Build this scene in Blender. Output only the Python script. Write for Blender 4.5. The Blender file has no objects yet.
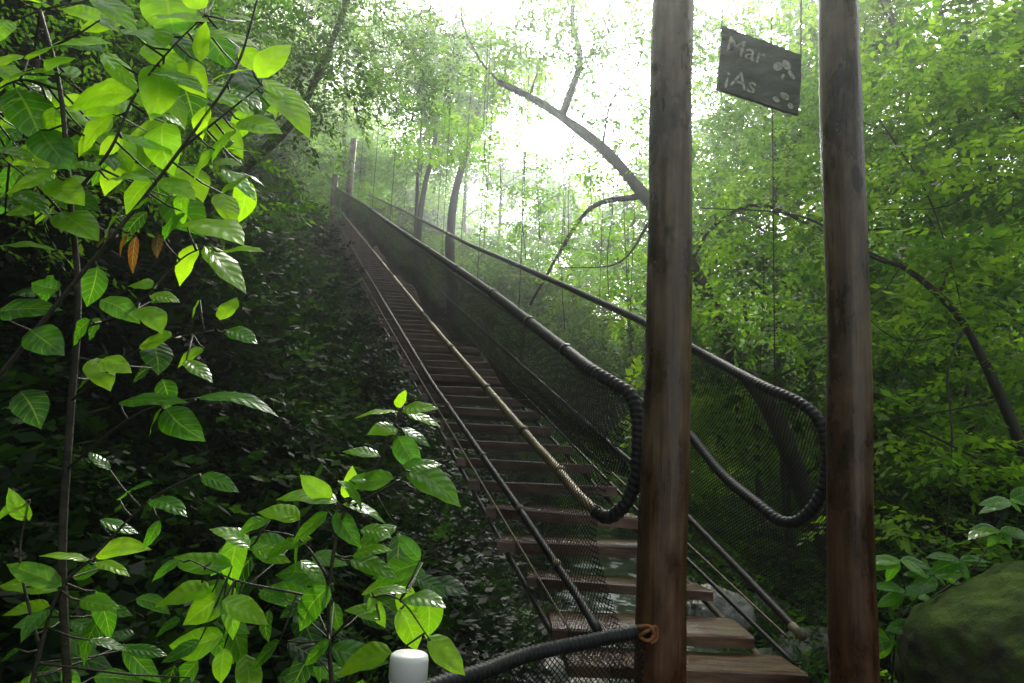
import bpy, math, random
import numpy as np
from mathutils import Vector, Matrix, noise
random.seed(7); rng = np.random.default_rng(11)
S = bpy.context.scene; C = S.collection
S.view_settings.view_transform = 'Standard'; S.view_settings.look = 'None'; S.view_settings.exposure = 0
PI = math.pi
# ------------------------------------------------------------------ camera
cam = bpy.data.objects.new('camera', bpy.data.cameras.new('camera')); C.objects.link(cam); S.camera = cam
cam.data.lens = 26; cam.data.sensor_width = 36; cam.data.clip_end = 500; cam.data.clip_start = 0.02
RM = Matrix.Rotation(math.radians(99.6), 3, 'X') @ Matrix.Rotation(math.radians(3.1), 3, 'Z')
EYE = Vector((0, 0, 1.6))
cam.matrix_world = Matrix.Translation(EYE) @ RM.to_4x4()
F = 26/36*1024
def at(px, py, Y):
    d = RM @ Vector(((px-512)/F, -(py-341.5)/F, -1)); return EYE + d*(Y/d.y)
RMn = np.array(RM)
def project(P):
    c = (np.asarray(P) - np.array(EYE)) @ RMn
    z = np.where(-c[:, 2] > .05, -c[:, 2], .05)
    return 512 + F*c[:, 0]/z, 341.5 - F*c[:, 1]/z, -c[:, 2]
# ------------------------------------------------------------------ helpers
def tag(o, label=None, cat=None, group=None, kind=None):
    if label: o['label'] = label
    if cat: o['category'] = cat
    if group: o['group'] = group
    if kind: o['kind'] = kind
    return o
def empty(name, loc, label, cat, group=None):
    o = bpy.data.objects.new(name, None); C.objects.link(o); o.location = loc; o.empty_display_size = .1
    return tag(o, label, cat, group)
def link(name, me, mat, parent=None, smooth=True):
    me.materials.append(mat)
    if smooth: me.polygons.foreach_set('use_smooth', [True]*len(me.polygons))
    o = bpy.data.objects.new(name, me); C.objects.link(o)
    if parent:
        o.parent = parent; o.matrix_parent_inverse = Matrix.Translation(-parent.location)
    return o
class MB:
    def __init__(s): s.v = []; s.f = []; s.uv = []
    def tube(s, pts, rads, n=8, wob=0, cap=True, helix=None):
        pts = [Vector(p) for p in pts]; b = len(s.v); m = len(pts)
        up = Vector((0.3, 0.2, 1)).normalized(); L = 0; prev = None
        for i, p in enumerate(pts):
            d = (pts[min(i+1, m-1)] - pts[max(i-1, 0)]).normalized()
            if prev is None: a = d.cross(up).normalized() if abs(d.dot(up)) < .95 else d.cross(Vector((1, 0, 0))).normalized()
            else: a = (prev - d*prev.dot(d)).normalized()
            prev = a; c = d.cross(a)
            if i: L += (p-pts[i-1]).length
            r = rads[i] if hasattr(rads, '__len__') else rads
            for k in range(n):
                th = 2*PI*k/n; rr = r
                if wob: rr *= 1 + wob*noise.noise(Vector((p.x*3+math.cos(th)*1.3, p.y*3+math.sin(th)*1.3, p.z*2)))
                if helix and L < helix[2]: rr *= 1 + helix[1]*math.sin(2*PI*L/helix[0] + th)
                s.v.append(p + (a*math.cos(th)+c*math.sin(th))*rr)
        for i in range(m-1):
            for k in range(n):
                s.f.append((b+i*n+k, b+i*n+(k+1) % n, b+(i+1)*n+(k+1) % n, b+(i+1)*n+k))
        if cap:
            s.f.append(tuple(b+k for k in range(n))[::-1]); s.f.append(tuple(b+(m-1)*n+k for k in range(n)))
        return s
    def build(s, name, mat, parent=None, smooth=True):
        me = bpy.data.meshes.new(name); me.from_pydata([tuple(v) for v in s.v], [], s.f); me.update()
        return link(name, me, mat, parent, smooth)
def crom(P, n):
    P = [Vector(p) for p in P]; Q = [P[0]*2-P[1]] + P + [P[-1]*2-P[-2]]; out = []
    for i in range(1, len(Q)-2):
        for k in range(n):
            t = k/n; a, b, c, d = Q[i-1:i+3]
            out.append(.5*((2*b)+(c-a)*t+(2*a-5*b+4*c-d)*t*t+(3*b-a-3*c+d)*t**3))
    out.append(P[-1]); return out
def resample(P, step, far=None, lim=None):
    out = [P[0]]; L = 0; tgt = step
    for i in range(1, len(P)):
        seg = (P[i]-P[i-1]).length
        while seg > 0 and L+seg >= tgt:
            out.append(P[i-1].lerp(P[i], (tgt-L)/seg))
            tgt += step if (far is None or tgt < lim) else far
        L += seg
    out.append(P[-1]); return out
def mesh_np(name, V, faces, tint=None, uv=None):
    me = bpy.data.meshes.new(name); nf, k = faces.shape
    me.vertices.add(len(V)); me.vertices.foreach_set('co', np.ascontiguousarray(V, dtype=np.float32).ravel())
    me.loops.add(nf*k); me.loops.foreach_set('vertex_index', faces.astype(np.int32).ravel())
    me.polygons.add(nf); me.polygons.foreach_set('loop_start', np.arange(0, nf*k, k, dtype=np.int32))
    me.update(calc_edges=True)
    if tint is not None:
        a = me.attributes.new('tint', 'FLOAT', 'FACE'); a.data.foreach_set('value', tint.astype(np.float32))
    if uv is not None:
        l = me.uv_layers.new(name='UVMap'); l.data.foreach_set('uv', uv[faces.ravel()].astype(np.float32).ravel())
    return me
# ------------------------------------------------------------------ materials
class NM:
    def __init__(s, name):
        s.m = bpy.data.materials.new(name); s.m.use_nodes = True; s.t = s.m.node_tree; s.t.nodes.clear()
        s.out = s.t.nodes.new('ShaderNodeOutputMaterial')
    def n(s, ty, **kw):
        x = s.t.nodes.new('ShaderNode'+ty)
        for k, v in kw.items(): setattr(x, k, v)
        return x
    def l(s, a, b): s.t.links.new(a, b)
    def math(s, op, a, b=0.0):
        x = s.n('Math', operation=op)
        for i, q in enumerate((a, b)):
            if hasattr(q, 'links'): s.l(q, x.inputs[i])
            else: x.inputs[i].default_value = q
        return x.outputs[0]
    def ramp(s, fac, stops):
        r = s.n('ValToRGB'); e = r.color_ramp.elements
        while len(e) < len(stops): e.new(.5)
        for q, (p, c) in zip(e, stops): q.position = p; q.color = (*c, 1)
        s.l(fac, r.inputs[0]); return r.outputs[0]
    def noise(s, scale, detail=4, vec=None, rough=.6):
        x = s.n('TexNoise'); x.inputs['Scale'].default_value = scale; x.inputs['Detail'].default_value = detail; x.inputs['Roughness'].default_value = rough
        if vec is not None: s.l(vec, x.inputs['Vector'])
        return x.outputs['Fac']
    def objc(s, sc=(1, 1, 1)):
        c = s.n('TexCoord'); m = s.n('Mapping'); m.inputs['Scale'].default_value = sc; s.l(c.outputs['Object'], m.inputs['Vector']); return m.outputs[0]
    def mix(s, ty, f, a, b):
        m = s.n('MixRGB', blend_type=ty)
        for i, q in enumerate((f, a, b)):
            if hasattr(q, 'links'): s.l(q, m.inputs[i])
            else: m.inputs[i].default_value = q
        return m.outputs[0]
def leaf_mat(name, stops, rough=.38, trans=.45, boost=1.5, veins=False, spec=.4):
    q = NM(name); a = q.n('Attribute'); a.attribute_name = 'tint'
    col = q.ramp(a.outputs['Fac'], stops); bump = None
    if veins:
        tc = q.n('UVMap'); sp = q.n('SeparateXYZ'); q.l(tc.outputs[0], sp.inputs[0])
        u, v = sp.outputs[0], q.math('ABSOLUTE', sp.outputs[1])
        lat = q.math('FRACT', q.math('MULTIPLY', q.math('SUBTRACT', u, q.math('MULTIPLY', v, .20)), 6.5))
        lat = q.math('ABSOLUTE', q.math('SUBTRACT', lat, .5))
        latl = q.math('MULTIPLY', q.math('LESS_THAN', lat, .045), .75); mid = q.math('LESS_THAN', v, .05)
        ln = q.math('MAXIMUM', latl, mid)
        c2 = q.mix('MIX', q.math('MULTIPLY', ln, .38), col, (.36, .52, .12, 1))
        col = q.mix('MULTIPLY', .5, c2, q.ramp(q.noise(14, 4, q.objc()), [(.35, (.5, .58, .4)), (.6, (1, 1, 1))]))
        bm = q.n('Bump'); bm.inputs['Strength'].default_value = .45; bm.inputs['Distance'].default_value = .003
        q.l(q.math('SUBTRACT', q.math('MULTIPLY', lat, 1.2), q.math('MULTIPLY', mid, .8)), bm.inputs['Height']); bump = bm.outputs[0]
    p = q.n('BsdfPrincipled'); q.l(col, p.inputs['Base Color']); p.inputs['Roughness'].default_value = rough; p.inputs['Specular IOR Level'].default_value = spec
    t = q.n('BsdfTranslucent'); q.l(q.mix('MULTIPLY', 1.0, col, (boost*1.2, boost*1.15, boost*.4, 1)), t.inputs[0])
    if bump: q.l(bump, p.inputs['Normal'])
    m = q.n('MixShader'); m.inputs[0].default_value = trans; q.l(p.outputs[0], m.inputs[1]); q.l(t.outputs[0], m.inputs[2]); q.l(m.outputs[0], q.out.inputs[0])
    return q.m
M = {}
M['big'] = leaf_mat('broad_leaf', [(0, (.13, .05, .015)), (.05, (.10, .035, .012)), (.08, (.010, .050, .007)), (.5, (.065, .23, .012)), (1, (.29, .54, .020))], .20, .58, 1.8, True, .6)
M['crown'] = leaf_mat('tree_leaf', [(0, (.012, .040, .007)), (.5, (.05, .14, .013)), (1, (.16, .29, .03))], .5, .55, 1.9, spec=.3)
M['crown_light'] = leaf_mat('young_tree_leaf', [(0, (.03, .09, .010)), (.5, (.09, .22, .022)), (1, (.22, .37, .045))], .5, .6, 1.9, spec=.25)
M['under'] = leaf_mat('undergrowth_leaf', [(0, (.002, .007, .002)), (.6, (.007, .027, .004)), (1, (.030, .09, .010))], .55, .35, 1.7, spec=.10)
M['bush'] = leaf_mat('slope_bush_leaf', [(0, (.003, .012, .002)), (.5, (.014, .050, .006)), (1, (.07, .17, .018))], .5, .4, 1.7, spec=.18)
def simple(name, stops, scale=6, sc=(1, 1, 1), rough=.6, bump=.4, dist=.02, detail=8, spec=.5):
    q = NM(name); v = q.objc(sc); f = q.noise(scale, detail, v); p = q.n('BsdfPrincipled'); q.l(q.ramp(f, stops), p.inputs['Base Color'])
    p.inputs['Roughness'].default_value = rough; p.inputs['Specular IOR Level'].default_value = spec
    b = q.n('Bump'); b.inputs['Strength'].default_value = bump; b.inputs['Distance'].default_value = dist
    q.l(q.noise(scale*3, detail, v), b.inputs['Height']); q.l(b.outputs[0], p.inputs['Normal']); q.l(p.outputs[0], q.out.inputs[0])
    return q.m
M['bark'] = simple('mossy_bark', [(.3, (.012, .010, .007)), (.55, (.035, .032, .02)), (.75, (.05, .07, .025))], 4, (1, 1, .4), .7, .8, .03)
M['twig'] = simple('twig_bark', [(.3, (.012, .010, .008)), (.7, (.05, .04, .02))], 20, rough=.6)
M['soil'] = simple('forest_soil', [(.3, (.003, .004, .003)), (.6, (.006, .010, .004)), (.8, (.010, .020, .005))], 2, rough=.95, bump=1, dist=.1, spec=.05)
M['rock'] = simple('wet_rock', [(.3, (.07, .07, .06)), (.5, (.20, .20, .18)), (.7, (.44, .44, .40))], 6, rough=.25, bump=1, dist=.04)
M['tread'] = simple('wet_timber_tread', [(.3, (.026, .013, .008)), (.5, (.095, .050, .029)), (.7, (.20, .115, .068))], 5, (.7, 5, 3), .20, .6, .006)
M['rubber'] = simple('black_rubber', [(.35, (.006, .007, .007)), (.7, (.022, .024, .025))], 30, rough=.55, bump=.4, dist=.003, spec=.3)
M['rope'] = simple('faded_rope', [(.3, (.05, .04, .022)), (.6, (.17, .14, .075))], 40, rough=.6, bump=.5, dist=.004)
M['bamboo'] = simple('bamboo_rail', [(.3, (.12, .09, .04)), (.6, (.36, .28, .13))], 12, rough=.5, bump=.3, dist=.004)
M['orange'] = simple('orange_cord', [(.3, (.16, .05, .012)), (.7, (.38, .14, .035))], 40, rough=.6)
M['wire'] = simple('grey_wire', [(.3, (.05, .05, .05)), (.7, (.12, .12, .11))], 30, rough=.5)
M['white'] = simple('white_plastic', [(.3, (.70, .70, .66)), (.7, (.85, .85, .83))], 8, rough=.3, bump=.1, dist=.002)
def post_mat():
    q = NM('wet_post_timber_glare_top'); f = q.noise(3, 12, q.objc((13, 13, .7)), .62); f2 = q.noise(3.0, 8, q.objc((1.8, 1.8, .9)), .65)
    c1 = q.ramp(f, [(.30, (.075, .043, .023)), (.5, (.165, .105, .060)), (.72, (.27, .19, .125))])
    c2 = q.mix('MULTIPLY', .95, c1, q.ramp(f2, [(.36, (.13, .10, .08)), (.47, (.5, .45, .4)), (.60, (1, 1, 1))]))
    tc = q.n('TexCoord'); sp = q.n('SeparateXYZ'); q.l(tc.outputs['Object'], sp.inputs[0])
    h = q.ramp(q.math('ADD', q.math('MULTIPLY', sp.outputs[2], .33), q.math('MULTIPLY', q.math('SUBTRACT', f2, .5), .6)), [(.15, (.72, .38, .22)), (.45, (.66, .50, .40)), (.85, (1.0, 1.0, .98))])  # pale grey top paints in veiling glare; red-brown lower part is wet timber
    cr = q.noise(5, 3, q.objc((20, 20, .35)), .5); crk = q.ramp(cr, [(.28, (.15, .12, .1)), (.34, (1, 1, 1))])
    kn = q.noise(7, 2, q.objc((1.2, 1.2, .8)), .5); knr = q.ramp(kn, [(.26, (.12, .1, .08)), (.31, (1, 1, 1))])
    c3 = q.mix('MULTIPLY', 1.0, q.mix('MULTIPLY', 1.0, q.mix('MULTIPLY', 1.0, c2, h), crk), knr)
    p = q.n('BsdfPrincipled'); q.l(c3, p.inputs['Base Color']); q.l(q.ramp(f2, [(.4, (.20,)*3), (.6, (.42,)*3)]), p.inputs['Roughness'])
    b = q.n('Bump'); b.inputs['Strength'].default_value = .9; b.inputs['Distance'].default_value = .005; q.l(q.math('ADD', f, q.math('MULTIPLY', q.math('MINIMUM', cr, .34), 3)), b.inputs['Height']); q.l(b.outputs[0], p.inputs['Normal']); q.l(p.outputs[0], q.out.inputs[0]); return q.m
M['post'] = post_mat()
def moss_mat():
    q = NM('mossy_rock'); v = q.objc(); g = q.n('NewGeometry'); sp = q.n('SeparateXYZ'); q.l(g.outputs['Normal'], sp.inputs[0])
    f = q.noise(7, 12, v, .75); k = q.math('ADD', q.math('MULTIPLY', sp.outputs[2], .2), f)
    c = q.ramp(k, [(.40, (.045, .046, .036)), (.5, (.075, .088, .045)), (.6, (.065, .11, .024)), (.9, (.13, .21, .035))])
    p = q.n('BsdfPrincipled'); q.l(c, p.inputs['Base Color']); p.inputs['Roughness'].default_value = .95; p.inputs['Specular IOR Level'].default_value = .12
    b = q.n('Bump'); b.inputs['Strength'].default_value = 1; b.inputs['Distance'].default_value = .03; q.l(q.noise(38, 10, v, .75), b.inputs['Height']); q.l(b.outputs[0], p.inputs['Normal']); q.l(p.outputs[0], q.out.inputs[0]); return q.m
M['moss'] = moss_mat()
def net_mat(name, cell, w, col):
    q = NM(name); tc = q.n('UVMap'); sp = q.n('SeparateXYZ'); q.l(tc.outputs[0], sp.inputs[0]); u, v = sp.outputs[0], sp.outputs[1]
    nz = q.math('MULTIPLY', q.noise(3, 2), cell*3)
    a = q.math('LESS_THAN', q.math('FRACT', q.math('MULTIPLY', q.math('ADD', q.math('ADD', u, v), nz), 1/cell)), w)
    b = q.math('LESS_THAN', q.math('FRACT', q.math('MULTIPLY', q.math('ADD', q.math('SUBTRACT', u, v), nz), 1/cell)), w)
    al = q.math('MAXIMUM', a, b); p = q.n('BsdfPrincipled'); p.inputs['Base Color'].default_value = (*col, 1); p.inputs['Roughness'].default_value = .6; p.inputs['Specular IOR Level'].default_value = .2
    t = q.n('BsdfTransparent'); m = q.n('MixShader'); q.l(al, m.inputs[0]); q.l(t.outputs[0], m.inputs[1]); q.l(p.outputs[0], m.inputs[2]); q.l(m.outputs[0], q.out.inputs[0]); return q.m
M['net'] = net_mat('black_netting', .020, .25, (.010, .012, .010))
M['shade'] = net_mat('folded_netting', .016, .48, (.018, .022, .018))
def water_mat():
    q = NM('stream_water'); v = q.objc((1, .5, 1)); p = q.n('BsdfPrincipled'); f = q.noise(3, 8, v)
    q.l(q.ramp(f, [(.48, (.03, .04, .03)), (.54, (.10, .12, .10)), (.60, (.7, .75, .75))]), p.inputs['Base Color']); p.inputs['Roughness'].default_value = .12
    b = q.n('Bump'); b.inputs['Strength'].default_value = .6; b.inputs['Distance'].default_value = .05; q.l(q.noise(6, 4, v), b.inputs['Height']); q.l(b.outputs[0], p.inputs['Normal']); q.l(p.outputs[0], q.out.inputs[0]); return q.m
M['water'] = water_mat()
# ------------------------------------------------------------------ terrain
def sst(a, b, x): t = np.clip((x-a)/(b-a), 0, 1); return t*t*(3-2*t)
def ter(x, y):
    x = np.asarray(x, float); y = np.asarray(y, float)
    xs = 1.0+.10*(y-8)
    left = np.maximum(xs-1.0-x, 0); right = np.maximum(x-xs-1.8, 0)
    z = -.95 + .02*np.maximum(y-5, 0) + 1.35*left*(1-.25*sst(8, 25, left))*(1-.18*sst(9, 19, y)) + np.minimum(right*.55, 3+right*.35)
    z = z + 11*sst(28, 62, y) + 4*sst(60, 120, y)
    near = .05 + .9*np.maximum(-x-1.6, 0) + .12*np.maximum(x-1.5, 0)
    k = sst(2.6, 5.2, y+.3*x)
    z = near*(1-k)+z*k
    return z + .18*np.sin(x*1.7+y*.6)*np.cos(y*1.3-x*.4)*k + .05*np.sin(x*5+1)*np.sin(y*4.3)*k
g = np.concatenate([np.linspace(-140, -26, 16), np.linspace(-25, 25, 170), np.linspace(26, 140, 16)])
gy = np.concatenate([np.linspace(-40, -5, 8), np.linspace(-4, 40, 170), np.linspace(41, 160, 40)])
X, Y = np.meshgrid(g, gy); Z = ter(X, Y); nx, ny = len(g), len(gy)
I = np.arange(nx*ny).reshape(ny, nx); fc = np.stack([I[:-1, :-1], I[:-1, 1:], I[1:, 1:], I[1:, :-1]], -1).reshape(-1, 4)
tag(link('ground', mesh_np('ground', np.stack([X, Y, Z], -1).reshape(-1, 3), fc), M['soil']), 'dark soil of the ravine under the forest', kind='structure')
w = []; wf = []
for i in range(60):
    y = 4+i*.45; xs = 1.0+.10*(y-8)
    for k in range(9): w.append((xs-1.2+k*.42, y, -.62+.02*(y-5)+.02*math.sin(i+k)))
for i in range(59):
    for k in range(8): wf.append((i*9+k, i*9+k+1, i*9+k+10, i*9+k+9))
me = bpy.data.meshes.new('stream'); me.from_pydata(w, [], wf); tag(link('stream', me, M['water']), 'shallow stream running between wet rocks', kind='structure')
# rocks
def rock(name, c, r, sq, mat, seed, label, cat, group=None, sub=4, rg=1.0):
    import bmesh
    bm = bmesh.new(); bmesh.ops.create_icosphere(bm, subdivisions=sub, radius=1)
    for v in bm.verts:
        d = v.co.normalized(); k = 1+.22*rg*noise.noise(d*1.3+Vector((seed, 0, 0)))+.11*rg*noise.noise(d*3.5+Vector((0, seed, 0)))+.05*rg*noise.noise(d*9)+.015*noise.noise(d*24)
        v.co = Vector((d.x*sq[0], d.y*sq[1], d.z*sq[2]))*k*r
    me = bpy.data.meshes.new(name); bm.to_mesh(me); bm.free(); o = link(name, me, mat); o.location = c
    return tag(o, label, cat, group)
rock('mossy_boulder', at(1062, 718, 3.0), .52, (1.05, 1, 1.10), M['moss'], 3.1, 'large rounded boulder covered in green moss at the bottom right', 'boulder', sub=6, rg=.55)
rock('wet_boulder', at(716, 600, 7.4)+Vector((0, 0, -.1)), .27, (1.2, 1, .85), M['rock'], 9, 'large pale wet boulder in the stream between the two posts', 'boulder', sub=5)
rl = [(790, 650, 6.3, .2), (760, 668, 6.0, .22), (815, 662, 6.2, .16), (705, 650, 7.4, .22), (700, 575, 11, .35), (765, 575, 11, .3), (540, 640, 8.5, .25), (500, 625, 9.5, .2), (590, 660, 7.8, .2), (470, 660, 8, .22), (520, 668, 7.4, .16), (610, 630, 9, .22), (815, 610, 8.5, .3), (740, 655, 7, .15), (560, 610, 10, .25), (775, 640, 7.2, .2), (800, 675, 5.8, .15), (780, 600, 9, .28), (765, 625, 7.6, .16), (810, 645, 6.6, .15), (785, 668, 6.0, .1), (748, 612, 7.4, .17), (735, 630, 6.9, .14), (790, 622, 7.5, .14)]
for i, (px, py, Yd, r) in enumerate(rl):
    p = at(px, py, Yd); right = px > 680
    p.z = max(float(ter(p.x, p.y))+.1, -.58)
    rock('river_rock', p, r*1.15, (1.1, 1, .75), M['rock'], i*1.7, 'small wet grey rock in the stream seen between the two posts' if right else 'small wet grey rock in the dark stream left of the posts', 'rock', 'rocks in the stream between the posts' if right else 'rocks in the stream under the staircase', 3)
# ------------------------------------------------------------------ foliage generators
def stairx(y): return .19-.283*(y-3.2)
def stairz(y): return 1.6+.389*(y-5.0)
def clear_stairs(P):
    x, y, z = P[:, 0], P[:, 1], P[:, 2]; sx = stairx(y); sz = stairz(y)
    return ~((x > sx-.15) & (x < sx+1.35) & (z > sz-.25) & (z < sz+2.2) & (y > 2.5) & (y < 25.5))
def spray_template(n, L, ll, lw, seed):
    r = np.random.default_rng(seed); V = []
    for i in range(n):
        t = (i+.5)/n; side = 1 if i % 2 else -1
        b = np.array([t*L, 0, -.15*L*t*t]); ang = side*(1.0-.5*t)+r.normal(0, .15)
        if i == n-1: ang = 0
        d = np.array([math.cos(ang), math.sin(ang), r.normal(-.15, .2)]); s = np.array([-d[1], d[0], r.normal(0, .35)])
        k = ll*r.uniform(.7, 1.15)*(1-.35*abs(t-.4)); ww = lw*k/ll
        V += [b, b+d*k*.42+s*ww*.5, b+d*k, b+d*k*.42-s*ww*.5]
    return np.array(V)
TP = {}
def tmpl(ll, asp, n=12, L=None):
    k = (ll, asp, n)
    if k not in TP: TP[k] = [spray_template(n, L or ll*n*.42, ll, ll*asp, s) for s in range(5)]
    return TP[k]
def sprays(name, P, mat, parent, ll=.1, asp=.5, n=12, tilt=.45, nrm=None, base_t=.5, tvar=.24, clust=None):
    P = np.asarray(P); N = len(P)
    if N == 0: return None
    T = tmpl(ll, asp, n); az = rng.uniform(0, 2*PI, N); pit = rng.normal(-.15, tilt, N); rol = rng.normal(0, tilt, N); sc = rng.uniform(.6, 1.4, N)
    d = np.stack([np.cos(az)*np.cos(pit), np.sin(az)*np.cos(pit), np.sin(pit)], -1)
    if nrm is not None: d = d+nrm*.6; d /= np.linalg.norm(d, axis=1)[:, None]
    s = np.stack([-np.sin(az), np.cos(az), np.zeros(N)], -1); s -= d*(s*d).sum(1)[:, None]; s /= np.linalg.norm(s, axis=1)[:, None]
    u = np.cross(d, s); s2 = s*np.cos(rol)[:, None]+u*np.sin(rol)[:, None]; u2 = np.cross(d, s2)
    which = rng.integers(0, len(T), N); tt = np.stack(T)[which]
    V = P[:, None, :]+sc[:, None, None]*(tt[..., 0:1]*d[:, None]+tt[..., 1:2]*s2[:, None]+tt[..., 2:3]*u2[:, None])
    tint = np.repeat(np.clip((base_t if clust is None else clust)+rng.normal(0, tvar*.7, N), 0, 1), n)
    V = V.reshape(-1, 4, 3); k = clear_stairs(V[:, 2, :]); V = V[k]; tint = tint[k]
    V = V.reshape(-1, 3); f = np.arange(len(V)).reshape(-1, 4)
    tint = np.clip(tint+rng.normal(0, tvar*.5, len(tint)), 0, 1)
    return link(name, mesh_np(name, V, f, tint), mat, parent, smooth=False)
def blob_points(blobs, dens):
    out = []; cl = []
    for (c, r, fl) in blobs:
        n = max(3, int(dens*r**2*rng.uniform(.7, 1.3))); d = rng.normal(size=(n, 3)); d /= np.linalg.norm(d, axis=1)[:, None]
        rr = r*rng.uniform(.25, 1, n)**.5; p = np.array(c)+d*rr[:, None]*np.array([1, 1, fl])
        out.append(p); cl.append(np.full(n, rng.uniform(.2, .8)))
    return np.concatenate(out), np.concatenate(cl)
def top_keep(P):
    px, py, dz = project(P); q = ((px-342)/36)**2+((py-186)/50)**2
    return ~((rng.uniform(size=len(P)) < .98*np.exp(-q*q)) & (dz < 25))
def gap_keep(P, gaps):
    px, py, dz = project(P); keep = top_keep(P)
    for (gx, gy_, rx, ry, s) in gaps:
        q = ((px-gx)/rx)**2+((py-gy_)/ry)**2
        keep &= (rng.uniform(size=len(P)) > s*np.exp(-q*q))
    keep &= ~((dz < 3.4) & (np.abs(px-512) < 600) & (py > -60) & (py < 740) & (dz > 0))
    return keep
GAPS = [(550, 130, 62, 46, .86), (702, 90, 22, 28, .5)]
# ------------------------------------------------------------------ trees
def limb(mb, pts, r0, r1, n=8, seg=6, wob=.25):
    P = crom(pts, seg); m = len(P); mb.tube(P, [r0+(r1-r0)*i/(m-1) for i in range(m)], n, wob)
def forest_tree(x, y, h, lean, crown_r, nblob, dens, ll, mat, label, cat='tree', group=None, tr=.12, name='forest_tree', gaps=True, low=.35, clt=0):
    z0 = float(ter(x, y)); root = empty(name, (x, y, z0), label, cat, group)
    top = Vector((x+lean[0], y+lean[1], z0+h)); mid = Vector((x+lean[0]*.35+random.uniform(-.4, .4), y+lean[1]*.4, z0+h*.5))
    tr_mb = MB(); path = crom([(x, y, z0-.3), mid, top], 8); m = len(path); tr_mb.tube(path, [tr*(1-.8*i/(m-1)) for i in range(m)], 8, .25)
    blobs = []
    for i in range(nblob):
        t = random.uniform(low, 1.02); p = path[min(int(t*(m-1)), m-1)]
        a = random.uniform(0, 2*PI); rr = crown_r*random.uniform(.3, 1)*(1.1-.5*abs(t-.65)); q = p+Vector((math.cos(a)*rr, math.sin(a)*rr, random.uniform(.1, .9)))
        if i % 2 == 0: tr_mb.tube(crom([p, p.lerp(q, .5)+Vector((0, 0, .25)), q], 3), [tr*.35, tr*.3, tr*.28, tr*.22, tr*.18, tr*.12, tr*.06], 5)
        blobs.append((q, random.uniform(.5, 1)*crown_r*.5, .45))
    tr_mb.build('trunk', M['bark'], root)
    P, cl = blob_points(blobs, dens)
    if gaps: k = gap_keep(P, GAPS); P, cl = P[k], cl[k]
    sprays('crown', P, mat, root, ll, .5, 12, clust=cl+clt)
    return root
L_B = 'slender tree in the misty forest far behind the staircase'
for (x, y, h) in [(-4, 30, 14), (-1, 34, 15), (2, 31, 14), (5, 33, 14), (8, 30, 14), (12, 31, 13), (-8, 33, 14), (3, 40, 14), (-3, 42, 13), (9, 42, 12), (16, 36, 13), (-14, 36, 13), (0, 26, 8), (4, 25, 9), (1, 37, 18), (6.5, 29, 16)]:
    forest_tree(x, y, h, (random.uniform(-1, 1), 0), 2.8, 22, 42, .22, M['crown_light'], L_B, group='slender trees far behind the staircase', tr=.13, low=.15, clt=.1)
L_R = 'leafy forest tree on the slope right of the posts'
for (x, y, h) in [(6.5, 10, 8), (9, 13, 9), (5.5, 16, 9), (8, 19, 10), (12, 17, 11), (6.0, 7.2, 6.5), (4.0, 20, 11), (11, 23, 11), (4.6, 12, 9), (7, 14, 11)]:
    forest_tree(x, y, h, (random.uniform(-1.5, .3), random.uniform(-.5, .5)), 2.1, 22, 75, .14 if y < 12 else .17, M['crown'], L_R, group='leafy trees on the slope right of the posts', tr=.08, low=.12, clt=.10)
L_L = 'dark leafy tree on the steep slope left of the staircase'
for (x, y, h) in [(-5.5, 9, 5), (-7.5, 13, 6), (-8.5, 18, 7), (-8, 24, 8), (-4.3, 6, 5), (-11, 20, 8), (-5, 3.5, 6)]:
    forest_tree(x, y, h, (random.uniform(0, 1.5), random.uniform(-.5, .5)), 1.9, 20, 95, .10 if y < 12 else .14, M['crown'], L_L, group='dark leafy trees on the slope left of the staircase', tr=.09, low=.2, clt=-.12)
L_O = 'unseen spreading tree added behind the viewpoint to block sky light'
for (x, y, h) in [(4.6, 0.0, 7.5), (-4.2, -.6, 7), (.3, -6, 9)]:  # out-of-view crowns added so less sky light arrives from behind the camera
    forest_tree(x, y, h, (0, 0), 3.0, 20, 28, .20, M['crown'], L_O, group='unseen trees added to shade the near bank', tr=.15, low=.55, clt=-.1)
# big leaning tree behind the posts
Yt = 9.0
lt = empty('leaning_tree', at(850, 560, Yt), 'dark tree trunk leaning up to the left behind the two posts, with a forked crown', 'tree')
mb = MB(); limb(mb, [at(860, 640, Yt), at(800, 480, Yt), at(770, 410, Yt), at(735, 355, Yt), at(705, 290, Yt), at(672, 235, Yt), at(640, 190, Yt), at(602, 148, Yt), at(560, 116, Yt), at(530, 97, Yt), at(498, 82, Yt)], .125, .04, 10, wob=.35); mb.build('trunk', M['bark'], lt)
for pts, r in [([(562, 117, Yt), (580, 60, Yt+.3), (572, 20, Yt+.3), (576, -20, Yt)], .055), ([(640, 196, Yt), (600, 203, Yt+.4), (578, 222, Yt+.6), (560, 252, Yt+.8), (530, 305, Yt+1)], .04),
               ([(690, 262, Yt), (715, 225, Yt), (760, 205, Yt-.5), (830, 235, Yt-1), (930, 280, Yt-1)], .03), ([(500, 83, Yt), (480, 60, Yt), (462, 20, Yt), (466, -10, Yt)], .02), ([(655, 212, Yt), (620, 262, Yt+.3), (560, 268, Yt+.5)], .018), ([(602, 148, Yt), (612, 100, Yt), (640, 60, Yt), (645, 0, Yt)], .018), ([(530, 97, Yt), (540, 50, Yt), (520, -10, Yt)], .016)]:
    mb = MB(); limb(mb, [at(*p) for p in pts], r, r*.4, 7); mb.build('branch', M['bark'], lt)
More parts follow.
